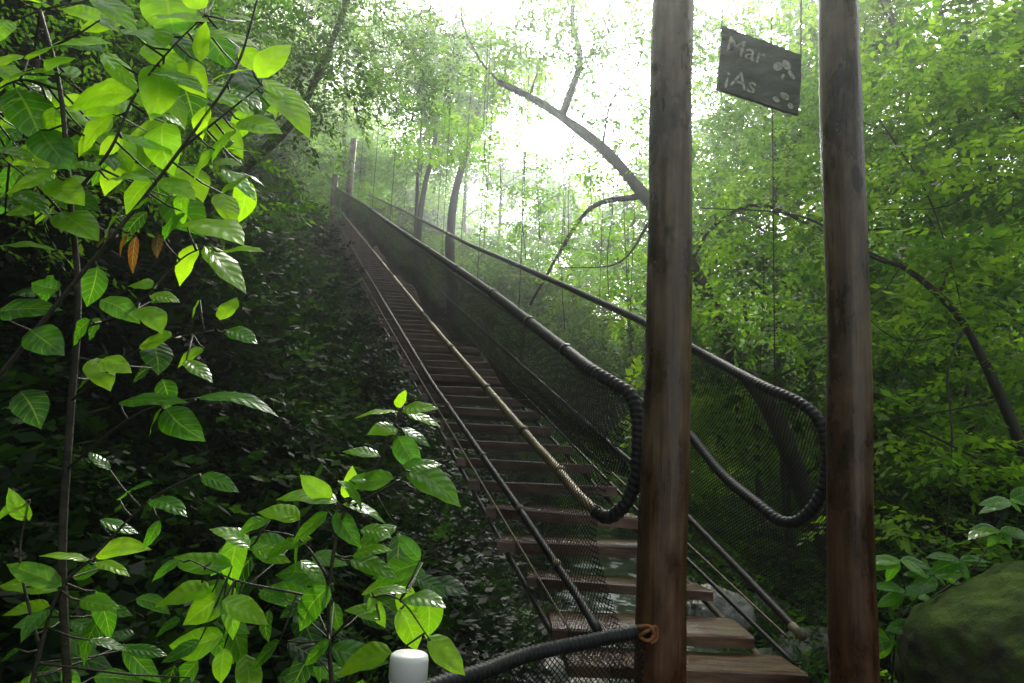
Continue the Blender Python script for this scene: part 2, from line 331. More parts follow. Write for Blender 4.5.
for px, y0, y1, dx in [(536, -20, 240, 4), (506, -20, 200, -5), (590, -20, 235, 3), (625, 20, 280, 2), (560, 120, 330, 5), (484, -20, 190, 3), (612, 150, 300, -3), (760, 205, 420, 4), (520, 95, 260, 6), (575, 60, 250, -6)]:
    a = at(px, y0, Yt-.1); b = at(px+dx, y1, Yt-.1); MB().tube(crom([a, a.lerp(b, .35)+Vector((.03, 0, 0)), a.lerp(b, .7)-Vector((.03, 0, 0)), b], 5), .0055, 5).build('vine', M['bark'], lt)
blobs = [(at(px, py, Yd), r, .5) for px, py, Yd, r in [(480, 60, 9.3, .7), (520, 210, 10, .7), (590, 250, 10, .8), (640, 40, 9, .7), (740, 150, 8.6, .9), (780, 110, 8.5, .9), (760, 250, 8.6, .9), (820, 170, 8.2, .9), (700, 190, 9, .6), (600, -20, 9, .8), (520, -30, 9, .8), (800, 30, 8.8, .9), (880, 100, 8.6, 1), (700, 20, 9, .6), (640, 290, 10, .8), (900, 300, 8, .9), (540, 30, 8.6, .6), (620, 100, 9.5, .6), (430, 130, 10, .8), (590, 180, 9.5, .5), (760, 330, 8, .7), (720, 300, 8, .6), (900, 200, 7.8, .8), (980, 180, 7.8, .8), (510, 60, 9, .55), (570, 50, 9, .55), (600, 40, 9, .6), (480, 120, 9.5, .55), (540, 175, 9.5, .5), (630, 160, 9.4, .6), (455, 170, 10, .6), (510, 105, 9.4, .35), (580, 105, 9.4, .35), (710, 60, 9, .6), (760, 50, 9, .8), (640, 130, 9.6, .6), (650, 0, 9, .7), (560, 0, 9, .6)]]
P, cl = blob_points(blobs, 140); k = gap_keep(P, [(545, 130, 50, 36, .75)]); sprays('crown', P[k], M['crown_light'], lt, .085, .5, 12, clust=cl[k]+.05)
# right-hand tree
rt = empty('bent_tree', at(1075, 600, 5.2), 'dark bent tree trunk arching in from the right edge of the forest', 'tree')
mb = MB(); limb(mb, [at(1110, 620, 5.2), at(1045, 505, 5.2), at(1010, 420, 5.2), at(985, 365, 5.2), at(962, 322, 5.2), at(940, 296, 5.2), at(905, 268, 5.25), at(870, 256, 5.3), at(800, 216, 5.5), at(700, 208, 5.8)], .046, .004, 8, wob=.4); mb.build('trunk', M['bark'], rt)
for pts, r in [([(965, 325, 5.2), (948, 370, 5), (952, 440, 4.9), (945, 560, 4.9)], .010), ([(940, 292, 5.2), (965, 240, 5.3), (1040, 190, 5.4)], .012), ([(1000, 400, 5.2), (940, 412, 5.1), (880, 420, 5)], .009), ([(920, 430, 5.1), (1000, 470, 5), (1060, 500, 5)], .010), ([(900, 268, 5.2), (860, 320, 5.2), (790, 350, 5.3)], .007), ([(970, 330, 5.2), (900, 340, 5.1), (850, 300, 5.2)], .007), ([(880, 120, 5.6), (925, 190, 5.4), (950, 260, 5.2), (965, 325, 5.2)], .008), ([(1030, 120, 5.3), (960, 200, 5.3), (880, 210, 5.4)], .007), ([(1030, 330, 5.3), (985, 300, 5.3), (930, 320, 5.3), (890, 380, 5.3)], .006)]:
    mb = MB(); limb(mb, [at(*p) for p in pts], r, r*.4, 6); mb.build('branch', M['bark'], rt)
blobs = [(at(px, py, Yd), r, .30) for px, py, Yd, r in [(900, 180, 5.4, .5), (960, 140, 5.4, .55), (1000, 250, 5.1, .5), (900, 330, 5.4, .45), (1010, 360, 5.4, .5), (940, 440, 5.3, .45), (1000, 60, 5.4, .6), (930, 40, 5.6, .6), (1000, 470, 4.8, .4), (890, 400, 5.4, .4), (780, 320, 6, .4), (900, 520, 5.2, .4), (1010, 540, 4.9, .35), (930, 250, 5.0, .4), (880, 250, 5.5, .35), (760, 220, 5.9, .4), (1010, 160, 5, .5), (880, 90, 5.6, .45), (985, 320, 5.0, .3), (915, 290, 5.0, .25)]]
P, cl = blob_points(blobs, 170); k = gap_keep(P, []); sprays('crown', P[k], M['crown'], rt, .085, .5, 10, clust=cl[k]+.25, tilt=.3)
# upper-left tree whose boughs reach in
ul = empty('overhanging_tree', (-3.6, 4.2, float(ter(-3.6, 4.2))), 'dark tree with a slanting bough over the upper left of the staircase', 'tree')
mb = MB(); limb(mb, [(-3.6, 4.2, 1.0), at(150, 260, 5.6), at(235, 178, 5.6), at(300, 110, 5.8), at(340, 20, 6), at(370, -60, 6.2)], .06, .018, 8); mb.build('trunk', M['bark'], ul)
mb = MB(); limb(mb, [at(235, 178, 5.6), at(190, 100, 5.4), at(110, 10, 5.2)], .03, .012, 6); mb.build('branch', M['bark'], ul)
blobs = [(at(px, py, Yd), r, .5) for px, py, Yd, r in [(230, 60, 6, .7), (310, 40, 5.6, .7), (370, 50, 6.6, .6), (390, 10, 6.6, .7), (300, 110, 5.4, .55), (160, 60, 5.2, .7), (180, 150, 5.2, .55), (60, 40, 4.6, .8), (260, 0, 5.4, .7), (100, 150, 4.6, .7), (430, 60, 8, .6), (260, 190, 5.6, .5), (20, 200, 4.2, .7), (330, 90, 6, .5), (220, 130, 5, .5), (290, 60, 5, .5), (400, 90, 7.5, .5)]]
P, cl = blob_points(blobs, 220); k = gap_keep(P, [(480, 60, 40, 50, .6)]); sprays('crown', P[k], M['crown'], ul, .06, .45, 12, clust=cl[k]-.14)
# named trunks behind the staircase
for pts, r, lab in [([(452, 300, 19), (450, 240, 19), (456, 190, 19), (470, 140, 19), (492, 60, 19)], .16, 'thin leaning tree trunk rising just behind the staircase netting'),
                    ([(418, 240, 23), (424, 190, 23), (436, 130, 23), (430, 60, 23)], .12, 'thin pale tree trunk behind the upper end of the staircase')]:
    t = empty('background_tree', at(*pts[0]), lab, 'tree'); mb = MB(); limb(mb, [at(*p) for p in [(pts[0][0]-4, pts[0][1]+70, pts[0][2])]+pts], r, r*.4); mb.build('trunk', M['bark'], t)
    P, cl = blob_points([(at(pts[-1][0]+random.uniform(-60, 40), pts[-1][1]+random.uniform(-60, 60), pts[0][2]), 1.3, .5) for _ in range(7)], 60); k = gap_keep(P, GAPS); sprays('crown', P[k], M['crown_light'], t, .15, .5, 12, clust=cl[k])
# undergrowth on the slopes
def scatter(n, fx, fy, cond, lift):
    x = fx(n); y = fy(n); k = cond(x, y); x, y = x[k], y[k]; z = ter(x, y); e = .05
    nn = np.stack([-(ter(x+e, y)-z)/e, -(ter(x, y+e)-z)/e, np.ones_like(x)], -1); nn /= np.linalg.norm(nn, axis=1)[:, None]
    return np.stack([x, y, z], -1)+nn*rng.uniform(0, lift, len(x))[:, None], nn
P, nn = scatter(40000, lambda n: rng.uniform(-12, 1.2, n), lambda n: 2.5+22*rng.uniform(0, 1, n)**1.5, lambda x, y: (x < 1+.1*(y-8)-.9) & ~((x > -1.5) & (y < 5.2)) & (x > -y*.9-2), .5)
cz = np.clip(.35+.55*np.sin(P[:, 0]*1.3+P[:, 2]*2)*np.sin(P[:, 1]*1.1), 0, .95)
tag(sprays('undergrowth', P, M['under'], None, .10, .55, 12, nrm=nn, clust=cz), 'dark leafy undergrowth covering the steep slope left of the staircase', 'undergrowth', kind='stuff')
P, nn = scatter(12000, lambda n: rng.uniform(2.2, 15, n), lambda n: 3.6+24*rng.uniform(0, 1, n)**1.2, lambda x, y: (x > 1+.1*(y-8)+1.9), .6)
tag(sprays('slope_foliage', P, M['crown'], None, .11, .45, 12, nrm=nn, clust=np.full(len(P), .32)), 'green ground foliage on the slope right of the stream', 'undergrowth', kind='stuff')
P, nn = scatter(15000, lambda n: rng.uniform(-45, 50, n), lambda n: rng.uniform(23, 75, n), lambda x, y: (np.abs(x) < y*.85), 2.5)
tag(sprays('distant_forest', P, M['crown_light'], None, .34, .55, 12, clust=np.clip(.5+.35*np.sin(P[:, 0]*.8)*np.sin(P[:, 1]*.7), 0, 1)), 'far misty green forest on the hill behind the ravine', 'forest', kind='stuff')
# bushes spilling down the dark slope
for i in range(60):
    y = 4.6+16*random.random()**1.4; r = random.uniform(.35, .65)*(1+.03*y); x = stairx(y)-r*.7-random.uniform(.1, 1)*(.5+.32*y) if i % 3 else stairx(y)-r*.8-random.uniform(.05, .5)
    z = float(ter(x, y))
    b = empty('slope_bush', (x, y, z), 'dark green bush spilling down the steep slope left of the staircase', 'bush', 'bushes on the dark slope')
    bl = []; mb = MB()
    for k in range(5):
        q = Vector((x, y, z))+Vector((random.uniform(-.5, .5)*r, random.uniform(-.8, .5)*r, random.uniform(.1, .9)*r))
        q.z = min(q.z, stairz(q.y)-.1); bl.append((q, r*random.uniform(.45, .8), .8)); mb.tube([Vector((x, y, z-.05)), Vector((x, y, z)).lerp(q, .6)+Vector((0, 0, .1)), q], [.012, .009, .004], 5)
    mb.build('stem', M['twig'], b); P, cl = blob_points(bl, 150 if y < 9 else 90); k = top_keep(P); P, cl = P[k], cl[k]
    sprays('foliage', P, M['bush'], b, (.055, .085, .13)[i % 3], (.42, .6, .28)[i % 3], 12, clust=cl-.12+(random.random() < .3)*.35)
# ------------------------------------------------------------------ staircase
A = at(556, 630, 3.2); B = at(333, 222, 24.6)
def edge(t, s=0, h=0):
    k = (t-3.2)/(24.6-3.2); p = A.lerp(B, k); p.z -= .12*4*k*(1-k)
    return p+Vector((s*(.82+.015*max(0, t-4.5)), s*.05, h))
def hfit(t, s, table, h0):
    tx = [a for a, b in table]; ty = [b for a, b in table]; h = h0
    for _ in range(6):
        p = edge(t, s, h); px, py, dz = project([tuple(p)]); h += (py[0]-np.interp(px[0], tx, ty))*dz[0]/F
    return float(np.clip(h, h0-.3, h0+.3))
TL = [(330, 184), (365, 205), (400, 231), (430, 251), (470, 278), (500, 299), (555, 342), (590, 369), (620, 388), (640, 402)]
TR = [(338, 181), (400, 209), (470, 245), (540, 275), (640, 320), (690, 347), (760, 385)]
TM = [(338, 208), (440, 335), (490, 392), (540, 450), (600, 515)]
TB = [(332, 212), (360, 262), (430, 380), (475, 445), (520, 510), (600, 630)]
st = empty('hanging_staircase', (A.x+.4, A.y, 0), 'long hanging staircase of timber treads with black netted rope sides climbing left through the forest', 'staircase')
ts = [2.62, 2.93, 3.2]; t = 3.56
while t < 24.8: ts.append(t); t += .34 if t < 6 else .28
for t in ts:
    c = edge(t, .5); kw = (edge(t, 1).x-edge(t, 0).x)/.82
    if t == 2.93: c = Vector((c.x-.04, c.y, at(720, 669, t).z))
    elif t == 2.62: c = Vector((c.x-.06, c.y, at(720, 718, t).z))
    elif t == 3.2: c = Vector((c.x-.03, c.y, at(650, 630, t).z))
    ax = Vector((kw*.41+random.uniform(-.02, .05), .02+random.uniform(-.014, .014), random.uniform(-.014, .014))); ay = Vector((0, .150 if t < 3.3 else .172, random.uniform(-.012, .012)))
    mb = MB(); nb = 8; th = .022 if t < 3.6 else .030
    prof = [(-1, -1), (-1, .7), (-.95, 1), (.95, 1), (1, .7), (1, -1)]
    for k in range(nb+1):
        wy = 1+.04*noise.noise(Vector((k*.9, t*3, 0))); wz = .004*noise.noise(Vector((k*.7, t*5, 4)))
        for (a_, b_) in prof: mb.v.append(c+ax*(k/nb*2-1)+ay*a_*wy+Vector((0, 0, th*b_+wz)))
    for k in range(nb):
        for j in range(6): mb.f.append((k*6+j, k*6+(j+1) % 6, (k+1)*6+(j+1) % 6, (k+1)*6+j))
    mb.f.append(tuple(range(6))[::-1]); mb.f.append(tuple(nb*6+j for j in range(6)))
    mb.build('tread', M['tread'], st, False)
def rail_line(s, h, t0, t1, tb=None): return [edge(t, s, hfit(t, s, tb, h) if tb else h) for t in np.concatenate([np.geomspace(t0, t1, 40)])]
def cable(name, P, r, mat, helix=None, nn=10, far=.12, lim=5):
    Q = resample(P, .006 if helix else .05, far, lim if helix else 0.0); return MB().tube(Q, r, nn, 0, True, helix).build(name, mat, st)
topL = rail_line(0, 1.24, 24.6, 3.2, TL)
loopL = [at(590, 369, 2.90), at(615, 384, 2.80), at(632, 397, 2.75), at(638, 425, 2.72), at(637, 470, 2.70), at(628, 500, 2.72), at(610, 517, 2.76), at(596, 512, 2.82)]
PL = crom(list(reversed(topL+loopL)), 6)
cable('handrail', PL, .025, M['rubber'], (.024, .10, 9), 12, lim=8.5)
topR = rail_line(1, 1.18, 24.6, 3.5, TR)
loopR = [at(760, 385, 3.05), at(798, 402, 2.86), at(820, 422, 2.78), at(828, 455, 2.74), at(822, 492, 2.74), at(803, 518, 2.78), at(783, 522, 2.85), at(760, 506, 2.98), at(722, 474, 3.35)]
PRa = crom(list(reversed(topR+loopR[:4])), 5); PRb = crom(loopR[3:]+rail_line(1, .68, 3.7, 24.6), 5)
cable('handrail', PRa, .022, M['rubber'], (.024, .10, 9), 12, lim=8.5)
cable('handrail', PRb, .022, M['rubber'], (.024, .10, 5), 12, lim=4.5)
cable('lower_rail', crom([at(600, 515, 2.80), at(580, 497, 2.95)]+rail_line(0, .72, 3.3, 24.6, TM), 3), .021, M['bamboo'])
cable('rope_rail', crom([at(599, 632, 2.74)]+rail_line(0, .30, 3.0, 24.6, TB), 3), .018, M['rubber'])
cable('rope_rail', [at(803, 637, 2.78), at(744, 575, 3.2), at(685, 514, 3.72)]+rail_line(1, .30, 4.0, 24.6), .016, M['rubber'])
MB().tube([at(803, 637, 2.77), at(792, 626, 2.84)], .018, 8).build('rope_end', M['rope'], st)
for s in (0, 1):
    cable('stringer', rail_line(s, -.04, 3.0, 24.8), .014, M['rope'])
    cable('stringer', rail_line(s-(.05 if s == 0 else -.05), .03, 3.0, 24.8), .010, M['rubber'])
    cable('stringer', rail_line(s-(.03 if s == 0 else -.03), .12, 3.0, 24.8), .005, M['rope'])
for t in [3.2, 3.7, 4.4, 5.4, 6.6, 8, 10, 12]:
    for tb, h, r in ((TL, 1.24, .030), (TM, .72, .025), (TB, .3, .021)):
        hh = hfit(t, 0, tb, h); p = edge(t, 0, hh); q = edge(t+.03, 0, hh+.005); MB().tube([p, p.lerp(q, .5), q], [r, r*1.08, r], 8).build('binding', M['rope'] if tb is not TL else M['rubber'], st)
def net(name, s, Ys, mat, h0, h1, bell, off=0, near=None):
    V = []; UV = []; rows = 14; u = 0; prev = None
    for t in Ys:
        a = edge(t, s, h0(t)); b = edge(t, s, h1(t))
        if near:
            k = max(0, (3.15-t)/.45)
            b = b.lerp(near[0], k**1.3 if k < 1 else 1); a = a.lerp(near[1], k**1.3 if k < 1 else 1)
        if prev is not None: u += (b-prev).length
        prev = b
        for r in range(rows+1):
            v = r/rows; p = a.lerp(b, v); w_ = math.sin(PI*v)
            p = p+Vector(((s*2-1)*(bell*w_*(1+.5*math.sin(t*2.6))+off)+.05*noise.noise(Vector((t*2, v*3, s)))*w_, 0, 0)); V.append(p); UV.append((u, v*(b-a).length))
    F_ = [(i*(rows+1)+r, i*(rows+1)+r+1, (i+1)*(rows+1)+r+1, (i+1)*(rows+1)+r) for i in range(len(Ys)-1) for r in range(rows)]
    me = mesh_np(name, np.array([tuple(p) for p in V]), np.array(F_), uv=np.array(UV)); return link(name, me, mat, st)
HL = lambda t: hfit(t, 0, TL, 1.24)-.015
HR = lambda t: hfit(t, 1, TR, 1.18)-.015
Ys = list(np.linspace(2.70, 5, 30))+list(np.linspace(5.2, 24.6, 80))
net('side_netting', 0, Ys, M['net'], lambda t: 0, HL, .08, near=(at(638, 405, 2.72), at(632, 683, 2.74)))
net('side_netting', 1, Ys, M['net'], lambda t: .30*min(1, max(0, 1-(t-4)*.4)), HR, .08, near=(at(826, 425, 2.74), at(815, 632, 2.78)))
Y2 = list(np.linspace(2.70, 24.6, 200))
net('folded_netting', 0, Y2, M['shade'], lambda t: HL(t)-.30-.20*min(1, max(0, (t-3.2)*.6))-.06*math.sin(t*2.3)-.03*math.sin(t*5.1), HL, .05, .012, near=(at(637, 405, 2.73), at(636, 478, 2.73)))
# suspenders
for Yd, s in [(5.5, 1), (4.8, 1), (4.35, 1), (2.95, 1), (6.1, 1), (7, 1), (8, 1), (9.2, 1), (11, 1), (13, 1), (3.9, 0), (4.8, 0), (6, 0), (7.5, 0), (9.5, 0), (12, 0), (15, 1), (15, 0)]:
    p = edge(Yd, s, hfit(Yd, s, TR if s else TL, 1.2))
    if Yd == 2.95: p = at(775, 392, 2.95)
    q = p+Vector((random.uniform(-.03, .03), 0, 3.6)); MB().tube([p, p.lerp(q, .5)+Vector((random.uniform(-.015, .015), 0, 0)), q], .0024 if Yd < 8 else .005, 5).build('suspender', M['wire'], st)
for s, hh in ((.42, 3.7), (-.05, 2.3)):
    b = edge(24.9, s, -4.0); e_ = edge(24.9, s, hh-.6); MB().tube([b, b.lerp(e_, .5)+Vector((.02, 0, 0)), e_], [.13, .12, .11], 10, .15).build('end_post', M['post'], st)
# ------------------------------------------------------------------ posts
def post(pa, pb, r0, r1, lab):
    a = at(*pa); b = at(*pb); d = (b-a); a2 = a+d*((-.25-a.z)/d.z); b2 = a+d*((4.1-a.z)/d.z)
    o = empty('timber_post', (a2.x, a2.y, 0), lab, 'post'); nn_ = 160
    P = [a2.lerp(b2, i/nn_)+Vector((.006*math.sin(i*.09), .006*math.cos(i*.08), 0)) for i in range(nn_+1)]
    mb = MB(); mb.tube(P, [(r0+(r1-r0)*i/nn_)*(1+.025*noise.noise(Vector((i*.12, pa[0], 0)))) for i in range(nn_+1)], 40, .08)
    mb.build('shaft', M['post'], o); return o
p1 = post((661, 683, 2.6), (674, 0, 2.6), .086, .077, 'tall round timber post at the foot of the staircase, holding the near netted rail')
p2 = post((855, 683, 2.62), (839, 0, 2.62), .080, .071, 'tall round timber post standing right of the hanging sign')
kp = at(649, 631, 2.50)
mb = MB(); mb.tube(crom([kp+Vector((-.035, -.012, .012)), kp+Vector((-.005, -.03, .02)), kp+Vector((.012, -.022, -.006)), kp+Vector((-.008, -.028, -.024)), kp+Vector((-.03, -.012, -.016)), kp+Vector((-.012, -.03, .006)), kp+Vector((.018, -.016, .016)), kp+Vector((.022, -.012, -.02)), kp+Vector((.0, -.02, -.032))], 6), .0065, 7)
mb.build('cord_knot', M['orange'], p1)
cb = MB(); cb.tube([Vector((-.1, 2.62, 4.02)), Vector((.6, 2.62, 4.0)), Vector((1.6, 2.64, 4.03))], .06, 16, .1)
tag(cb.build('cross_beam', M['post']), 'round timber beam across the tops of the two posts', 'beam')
# ------------------------------------------------------------------ sign
sc = [at(722, 27, 2.62), at(801, 56, 2.62), at(798, 116, 2.62), at(716, 89, 2.62)]
sg = empty('hanging_sign', sum(sc, Vector())/4, 'small dark wooden sign with pale lettering hanging between the tops of the posts', 'sign')
q = (sc[1]-sc[0]).normalized(); dn = (sc[3]-sc[0]).normalized(); nrm = q.cross(dn).normalized()
if nrm.y > 0: nrm = -nrm
edgepts = []
for a, b in ((0, 1), (1, 2), (2, 3), (3, 0)):
    for i in range(12): edgepts.append(sc[a].lerp(sc[b], i/12)+(q*random.uniform(-1, 1)+dn*random.uniform(-1, 1))*.0022)
mb = MB(); b0 = len(edgepts)
mb.v = [p+nrm*.008 for p in edgepts]+[p-nrm*.008 for p in edgepts]
mb.f = [tuple(range(b0)), tuple(range(2*b0-1, b0-1, -1))]+[(i, i+b0, (i+1) % b0+b0, (i+1) % b0) for i in range(b0)]
M['board'] = simple('painted_board', [(.3, (.035, .05, .032)), (.5, (.075, .095, .062)), (.7, (.16, .18, .13))], 14, (1, 1, 3), .45)
M['letter'] = simple('faded_pale_paint', [(.36, (.22, .23, .17)), (.5, (.55, .55, .44)), (.7, (.8, .8, .68))], 70, rough=.6)
mb.build('board', M['board'], sg, False)
wdt = (sc[1]-sc[0]).length; hgt = (sc[3]-sc[0]).length
def sp(u, v): return sc[0]+q*(u*wdt)+dn*(v*hgt)+nrm*.0092
def text(s, u, v, size):
    cu = bpy.data.curves.new('lettering', 'FONT'); cu.body = s; cu.size = size; cu.extrude = .0002; cu.offset = .0002; cu.shear = .15
    o = bpy.data.objects.new('tmp', cu); C.objects.link(o); bpy.context.view_layer.update()
    me = bpy.data.meshes.new_from_object(o.evaluated_get(bpy.context.evaluated_depsgraph_get())); bpy.data.objects.remove(o)
    mt = Matrix((q, -dn, nrm)).transposed().to_4x4(); mt.translation = sp(u, v); me.transform(mt)
    return link('lettering', me, M['letter'], sg, False)
text('Mar', .05, .38, .100); text('¡As', .07, .88, .098)
def ell(cx, cy, rx, ry, rot=0, n=18):
    return [(cx+math.cos(a)*rx*math.cos(rot)-math.sin(a)*ry*math.sin(rot), cy+math.cos(a)*rx*math.sin(rot)+math.sin(a)*ry*math.cos(rot)) for a in np.linspace(0, 2*PI, n, endpoint=False)]
for e in (ell(.72, .32, .05, .085, .5), ell(.82, .25, .055, .075, -.2), ell(.89, .37, .035, .07, -.5), ell(.79, .45, .018, .05, .2), ell(.83, .74, .06, .055, .3), ell(.73, .84, .045, .04, .5), ell(.91, .86, .035, .045)):
    mbk = MB(); mbk.v = [sp(*p) for p in e]; mbk.f = [tuple(range(len(e)))[::-1]]; mbk.build('painted_petal', M['letter'], sg, False)
for c in (sc[0], sc[1]):
    MB().tube([c+dn*.01, Vector((c.x+.01, c.y, 3.96))], .0025, 5).build('hanging_wire', M['wire'], sg)
# ------------------------------------------------------------------ near rail, its netting
nr = empty('entry_handrail', at(540, 683, 2.4), 'black ribbed handrail with netting running from the post to the lower left', 'handrail')
Pn = crom([at(648, 630, 2.53), at(630, 633, 2.50), at(585, 642, 2.42), at(530, 654, 2.3), at(480, 672, 2.15), at(440, 684, 2.05), at(400, 700, 1.95), at(340, 730, 1.8)], 8)
MB().tube(resample(Pn, .005), .021, 14, 0, True, (.018, .13, 9)).build('rail', M['rubber'], nr)
V = []; UV = []; u = 0
for i, p in enumerate(Pn):
    if i: u += (p-Pn[i-1]).length
    for r in range(9): V.append(tuple(p+Vector((0, .03*math.sin(r/8*PI), -.8*r/8)))); UV.append((u, r*.1))
F_ = [(i*9+r, i*9+r+1, (i+1)*9+r+1, (i+1)*9+r) for i in range(len(Pn)-1) for r in range(8)]
link('netting', mesh_np('netting', np.array(V), np.array(F_), uv=np.array(UV)), M['net'], nr)
# white capped pipe post
Yp = 1.22; c = at(407, 690, Yp); wp = empty('white_pipe_post', (c.x, c.y, .05), 'white plastic pipe post with a rounded cap at the bottom edge', 'post')
top = at(407, 652, Yp).z; k_ = Yp/1.55
MB().tube([Vector((c.x, c.y, .0)), Vector((c.x, c.y, top-.02))], .0345*k_, 24).build('pipe', M['white'], wp)
pr = [(top-.040, .0372), (top-.039, .0385), (top-.010, .0380), (top-.004, .0365), (top-.001, .031), (top, .002)]
MB().tube([Vector((c.x, c.y, z)) for z, r in pr], [r*k_ for z, r in pr], 28).build('cap', M['white'], wp)
# ------------------------------------------------------------------ foreground broad-leaved plants
class Leaves:
    def __init__(s): s.V = []; s.F = []; s.UV = []; s.T = []; s.n = 0
    def add(s, b, t, wid, nhint, tint, droop=.12, fold=.25, nu=10, nv=6):
        d = t-b; L = d.length; d = d/L; n = (nhint-d*nhint.dot(d)).normalized(); sd = d.cross(n); W = L*wid*.5; ph = random.uniform(0, 6); bend = random.uniform(-.10, .10)
        for i in range(nu+1):
            u = i/nu; prof = (math.sin(PI*min(1, u**.82*1.0)))**.75*(1-.18*u) if 0 < u < 1 else 0.0
            if u > .8: prof *= .55+.45*((1-u)/.2)
            c = b+d*(L*u)+n*(-droop*L*(u*u)+.05*L*math.sin(PI*u))+sd*(bend*L*math.sin(PI*u))
            for k in range(nv+1):
                v = k/nv*2-1; lift = fold*abs(v)*W*prof-.22*v*v*W*prof+.07*W*math.sin(u*14+ph+v)*abs(v)*prof
                s.V.append(tuple(c+sd*(v*W*prof)+n*lift)); s.UV.append((u, v))
        m = nv+1
        for i in range(nu):
            for k in range(nv): s.F.append((s.n+i*m+k, s.n+i*m+k+1, s.n+(i+1)*m+k+1, s.n+(i+1)*m+k)); s.T.append(tint)
        s.n += (nu+1)*m
    def build(s, name, parent): return link(name, mesh_np(name, np.array(s.V), np.array(s.F), np.array(s.T), np.array(s.UV)), M['big'], parent)
def rv(k): return Vector((random.uniform(-k, k), random.uniform(-k, k), random.uniform(-k, k)))
def plant(name, label, stems, leafs, Yd, baseloc, fill=(), wr=.55, cat='plant', hint=(0, -.70, .80)):
    o = empty(name, baseloc, label, cat); lv = Leaves(); sb = MB(); SP = []
    for pts, r in stems:
        P = crom([at(*p) for p in pts], 6); m = len(P); SP += P; sb.tube(P, [r*(1-.6*i/(m-1)) for i in range(m)], 7, .1)
    def one(bx, by, tx, ty, tint, dy=0, w=None, droop=.1):
        Yb = Yd+dy+random.uniform(-.03, .03); b = at(bx, by, Yb); t = at(tx, ty, Yb+random.uniform(-.05, .03))
        nh = Vector(hint)+rv(.38); w = (w or wr)*random.uniform(.9, 1.2); lv.add(b, t, w, nh, tint, droop*random.uniform(.4, 1.6))
        near = min(SP, key=lambda p: (p-b).length)
        if (near-b).length < .25: sb.tube([near, near.lerp(b, .6)+Vector((0, 0, -.004)), b], [.0022, .0018, .0012], 5)
    for l in leafs: one(*l)
    for (px, py, ang, L, ti, dy) in fill: one(px, py, px+math.cos(ang)*L, py+math.sin(ang)*L, ti, dy)
    sb.build('stem', M['twig'], o); lv.build('foliage', o); return o
UL = [(28, 60, 104, 30, 1), (62, 72, -5, 76, .95), (206, 22, 152, 12, 1), (192, 34, 260, 40, 1), (206, 8, 180, -12, .95), (104, 52, 142, 92, 1), (134, 94, 64, 108, .95), (132, 96, 172, 112, .7), (16, 88, 44, 142, .35), (74, 58, 44, 66, .9),
      (200, 62, 205, 20, 1), (160, 72, 205, 88, .6), (152, 112, 186, 124, .8), (122, 138, 98, 154, 1), (124, 138, 182, 150, .95), (54, 172, 4, 192, 1), (56, 178, 84, 202, .95), (-4, 148, 34, 158, .8), (262, 80, 318, 110, .95, 0, .45), (264, 92, 310, 136, .9, 0, .45),
      (258, 78, 290, 40, .95), (252, 70, 208, 80, .95), (162, 178, 196, 198, .9), (152, 198, 124, 214, .7), (184, 212, 160, 240, .5), (186, 222, 244, 238, .95), (-6, 248, 54, 242, .7), (60, 212, 98, 236, .7), (196, 244, 178, 286, 1), (204, 246, 250, 290, 1), (222, 252, 264, 248, .95),
      (152, 288, 126, 282, .8), (150, 296, 180, 300, .85), (-4, 312, 58, 302, .35), (138, 308, 162, 330, .85), (172, 336, 138, 344, .8), (96, 358, 112, 388, .95), (98, 362, 132, 372, .9), (204, 348, 176, 366, .8), (196, 398, 278, 408, .5, 0, .3), (120, 402, 188, 398, .5, 0, .35), (166, 408, 204, 436, .35),
      (30, 330, 62, 352, .4), (60, 290, 30, 280, .5), (100, 300, 140, 322, .55), (240, 120, 282, 130, .7), (236, 130, 210, 160, .6), (100, 20, 60, 4, .9), (130, 30, 165, 45, .7), (10, 20, -10, 40, .7), (40, 130, 70, 168, .5), (230, 90, 262, 108, .5), (0, 110, 20, 96, .8), (100, 170, 70, 160, .7), (110, 180, 150, 175, .8), (215, 150, 190, 180, .7),
      (130, 232, 116, 256, .02, 0, .35), (136, 236, 132, 274, .03, 0, .3), (160, 234, 156, 256, .04, 0, .3), (112, 236, 96, 246, .02, 0, .35), (186, 190, 182, 226, .6), (20, 190, 50, 214, .6), (226, 330, 258, 342, .5), (220, 320, 236, 296, .8), (186, 360, 214, 378, .7), (90, 320, 72, 346, .4), (200, 300, 190, 324, .6)]
st1 = [([(70, 720, 1.35), (62, 560, 1.3), (70, 420, 1.27), (78, 300, 1.25), (70, 200, 1.22), (60, 90, 1.2), (40, 10, 1.2)], .008), ([(-20, 400, 1.2), (60, 300, 1.2), (130, 215, 1.2), (180, 150, 1.2), (235, 70, 1.2), (260, -10, 1.2)], .0045),
       ([(70, 200, 1.22), (110, 150, 1.2), (135, 95, 1.2), (170, 50, 1.2), (205, 15, 1.2)], .003), ([(75, 330, 1.25), (130, 310, 1.2), (180, 260, 1.2), (210, 245, 1.2)], .0025), ([(72, 400, 1.25), (110, 370, 1.22), (150, 345, 1.2), (215, 330, 1.2)], .0025), ([(66, 470, 1.28), (120, 425, 1.2), (160, 405, 1.2), (200, 398, 1.2)], .0025), ([(60, 90, 1.2), (20, 80, 1.2), (-20, 100, 1.2)], .0025), ([(180, 150, 1.2), (230, 110, 1.2), (262, 85, 1.2)], .0025), ([(78, 230, 1.25), (30, 180, 1.2), (-10, 150, 1.2)], .0025)]
fl = []
for _ in range(105):
    px = random.uniform(-10, 255); py = random.uniform(-10, 215)
    fl.append((px, py, random.uniform(-.5, 3.4), random.uniform(30, 56), random.choice([random.uniform(.1, .45), random.uniform(.65, 1), random.uniform(.7, 1)]), random.uniform(.02, .45)))
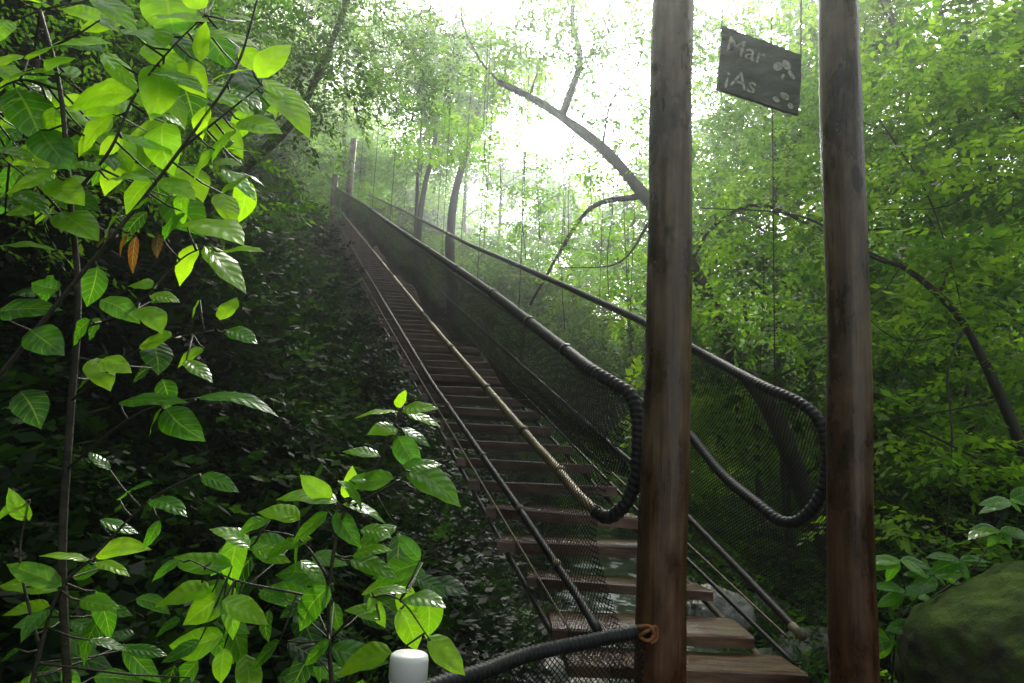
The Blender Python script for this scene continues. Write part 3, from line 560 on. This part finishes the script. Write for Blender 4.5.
for _ in range(12): fl.append((random.uniform(-10, 190), random.uniform(250, 420), random.uniform(-.4, 2.8), random.uniform(24, 44), random.uniform(.08, .4), random.uniform(.05, .7)))
plant('broadleaf_shrub', 'broad-leaved shrub with bright yellow-green leaves filling the upper left foreground', st1, UL, 1.2, (at(70, 720, 1.35).x, 1.35, .1), fl, .66)
ML = [(398, 412, 354, 412, .85), (400, 408, 404, 388, .95), (403, 408, 436, 404, .8), (405, 412, 442, 422, .9), (402, 428, 432, 446, .5), (398, 430, 368, 432, .8), (406, 470, 462, 504, .6), (402, 466, 442, 462, .6), (394, 478, 346, 478, .6), (380, 456, 342, 450, .7), (398, 436, 420, 470, .5),
      (338, 502, 276, 492, .75), (342, 504, 388, 520, .7), (336, 510, 362, 546, .5), (328, 512, 290, 540, .55), (344, 498, 352, 466, .9), (332, 500, 300, 474, .8), (312, 538, 258, 558, .6), (350, 560, 398, 574, .6), (352, 556, 392, 548, .7), (372, 592, 414, 590, .6), (368, 598, 386, 628, .7), (330, 586, 298, 632, .4), (402, 600, 446, 606, .6), (400, 608, 418, 652, .7), (392, 652, 334, 672, .9), (428, 636, 468, 672, .9),
      (232, 566, 172, 552, .7), (236, 588, 180, 624, .75), (222, 600, 270, 622, .9), (212, 592, 152, 604, .9), (224, 596, 232, 640, .6), (250, 548, 210, 526, .75), (252, 546, 292, 560, .75), (300, 520, 256, 508, .85), (280, 640, 246, 668, .3), (300, 560, 330, 584, .6), (270, 520, 236, 534, .55), (360, 530, 392, 536, .7), (350, 480, 384, 478, .7), (420, 560, 398, 532, .5), (380, 620, 344, 606, .75), (180, 560, 150, 580, .5), (260, 590, 290, 602, .5), (200, 640, 160, 660, .35), (330, 640, 300, 664, .35), (362, 508, 342, 478, .6)]
st2 = [([(340, 760, 1.5), (330, 660, 1.5), (330, 580, 1.45), (345, 510, 1.45), (380, 460, 1.45), (402, 405, 1.45)], .005), ([(330, 640, 1.5), (370, 600, 1.45), (400, 600, 1.45), (430, 640, 1.45)], .003), ([(332, 600, 1.48), (280, 590, 1.45), (235, 580, 1.45), (190, 560, 1.45)], .003), ([(330, 580, 1.45), (300, 540, 1.45), (262, 530, 1.45)], .003), ([(345, 510, 1.45), (400, 480, 1.45), (412, 470, 1.45)], .003)]
fl = [(random.uniform(200, 430), random.uniform(520, 690), random.uniform(-.3, 3.4), random.uniform(32, 60), random.uniform(.08, .75), random.uniform(.02, .5)) for _ in range(46)]
plant('glossy_shrub', 'glossy pointed-leaf shrub in the lower centre foreground above the white pipe post', st2, ML, 1.45, (at(340, 760, 1.5).x, 1.5, .1), fl, .52)
LL = [(60, 590, -5, 582, .8), (62, 586, 4, 560, .6), (90, 560, 40, 552, .85), (94, 556, 150, 548, .95), (96, 562, 130, 572, .9), (80, 600, 120, 606, .65), (50, 606, 0, 612, .9), (50, 610, 20, 640, .5), (100, 520, 140, 530, .5), (20, 500, -10, 520, .6), (30, 520, 10, 488, .7), (120, 500, 150, 478, .5), (150, 500, 186, 512, .5), (90, 640, 130, 650, .35), (20, 650, -10, 668, .35), (160, 520, 140, 548, .4), (110, 470, 90, 450, .4), (200, 476, 240, 490, .35)]
st3 = [([(20, 740, 1.3), (40, 650, 1.3), (60, 590, 1.3), (95, 555, 1.3), (150, 500, 1.3), (200, 474, 1.3)], .004), ([(40, 650, 1.3), (20, 560, 1.3), (30, 500, 1.3)], .003)]
fl = [(random.uniform(-10, 200), random.uniform(560, 690), random.uniform(-.3, 3.4), random.uniform(30, 60), random.uniform(.08, .55), random.uniform(.02, .7)) for _ in range(26)]
plant('low_shrub', 'low shrub with drooping narrow leaves in the bottom left corner', st3, LL, 1.3, (at(20, 740, 1.3).x, 1.3, .1), fl, .44)
RL = []
for cx, cy in ((905, 590), (890, 640), (935, 575), (1000, 530), (1010, 500), (900, 560), (960, 560), (920, 630), (950, 610)):
    for a in np.linspace(-.3, PI+.3, 6): RL.append((cx, cy, cx+math.cos(a)*34, cy+math.sin(a)*12+random.uniform(-4, 14), random.uniform(.3, .7)))
st4 = [([(890, 720, 3.3), (895, 640, 3.2), (905, 590, 3.2)], .006), ([(900, 620, 3.2), (930, 580, 3.2)], .004), ([(930, 600, 3.2), (980, 560, 3.2), (1010, 500, 3.2)], .004), ([(900, 680, 3.2), (950, 610, 3.2)], .004)]
plant('bank_plant', 'leafy plant growing beside the mossy boulder right of the posts', st4, RL, 3.2, (at(890, 720, 3.3).x, 3.3, .1), (), .45)
# ------------------------------------------------------------------ mist
bx = MB()
for sx in (-45, 45):
    for sy in (-2, 50):
        for sz in (-4, 28): bx.v.append(Vector((sx, sy, sz)))
bx.f = [(0, 1, 3, 2), (4, 6, 7, 5), (0, 4, 5, 1), (2, 3, 7, 6), (0, 2, 6, 4), (1, 5, 7, 3)]
qv = NM('mist_volume'); vs_ = qv.n('VolumeScatter'); vs_.inputs['Density'].default_value = .0085; vs_.inputs['Anisotropy'].default_value = .90; vs_.inputs['Color'].default_value = (.95, 1, .97, 1); qv.l(vs_.outputs[0], qv.out.inputs['Volume'])
tag(bx.build('mist', qv.m, None, False), 'thin mist hanging in the ravine', kind='structure')
# ------------------------------------------------------------------ light
wd = bpy.data.worlds.new('World'); S.world = wd; wd.use_nodes = True; t = wd.node_tree; t.nodes.clear()
gd = (at(620, 70, 10)-EYE).normalized(); azd = math.atan2(gd.x, gd.y); el2 = math.radians(46)
def N(ty): return t.nodes.new('ShaderNode'+ty)
sky = N('TexSky'); sky.sky_type = 'NISHITA'; sky.sun_disc = False; sky.sun_elevation = el2; sky.sun_rotation = azd; sky.dust_density = 6; sky.air_density = 1.5
b1 = N('Background'); b1.inputs[1].default_value = .10; t.links.new(sky.outputs[0], b1.inputs[0])
tc = N('TexCoord'); dt = N('VectorMath'); dt.operation = 'DOT_PRODUCT'; dt.inputs[1].default_value = gd; nv = N('VectorMath'); nv.operation = 'NORMALIZE'
t.links.new(tc.outputs['Generated'], nv.inputs[0]); t.links.new(nv.outputs[0], dt.inputs[0])
def mth(op, a, b):
    x = N('Math'); x.operation = op
    for i, qq in enumerate((a, b)):
        if hasattr(qq, 'links'): t.links.new(qq, x.inputs[i])
        else: x.inputs[i].default_value = qq
    return x.outputs[0]
d0 = mth('MAXIMUM', dt.outputs['Value'], 0.0)
stg = mth('ADD', mth('ADD', mth('MULTIPLY', mth('POWER', d0, 3.0), 1.5), mth('MULTIPLY', mth('POWER', d0, 60.0), 34.0)), .85)
b2 = N('Background'); b2.inputs[0].default_value = (.95, .99, 1, 1); t.links.new(stg, b2.inputs[1])
ad = N('AddShader'); ow = N('OutputWorld'); t.links.new(b1.outputs[0], ad.inputs[0]); t.links.new(b2.outputs[0], ad.inputs[1]); t.links.new(ad.outputs[0], ow.inputs[0])
sun = bpy.data.lights.new('sun', 'SUN'); sun.energy = 4.5; sun.angle = math.radians(12); sun.color = (1, .97, .88)
so = bpy.data.objects.new('sun', sun); C.objects.link(so)
sd = Vector((math.sin(azd)*math.cos(el2), math.cos(azd)*math.cos(el2), math.sin(el2))); so.rotation_euler = sd.to_track_quat('Z', 'Y').to_euler()
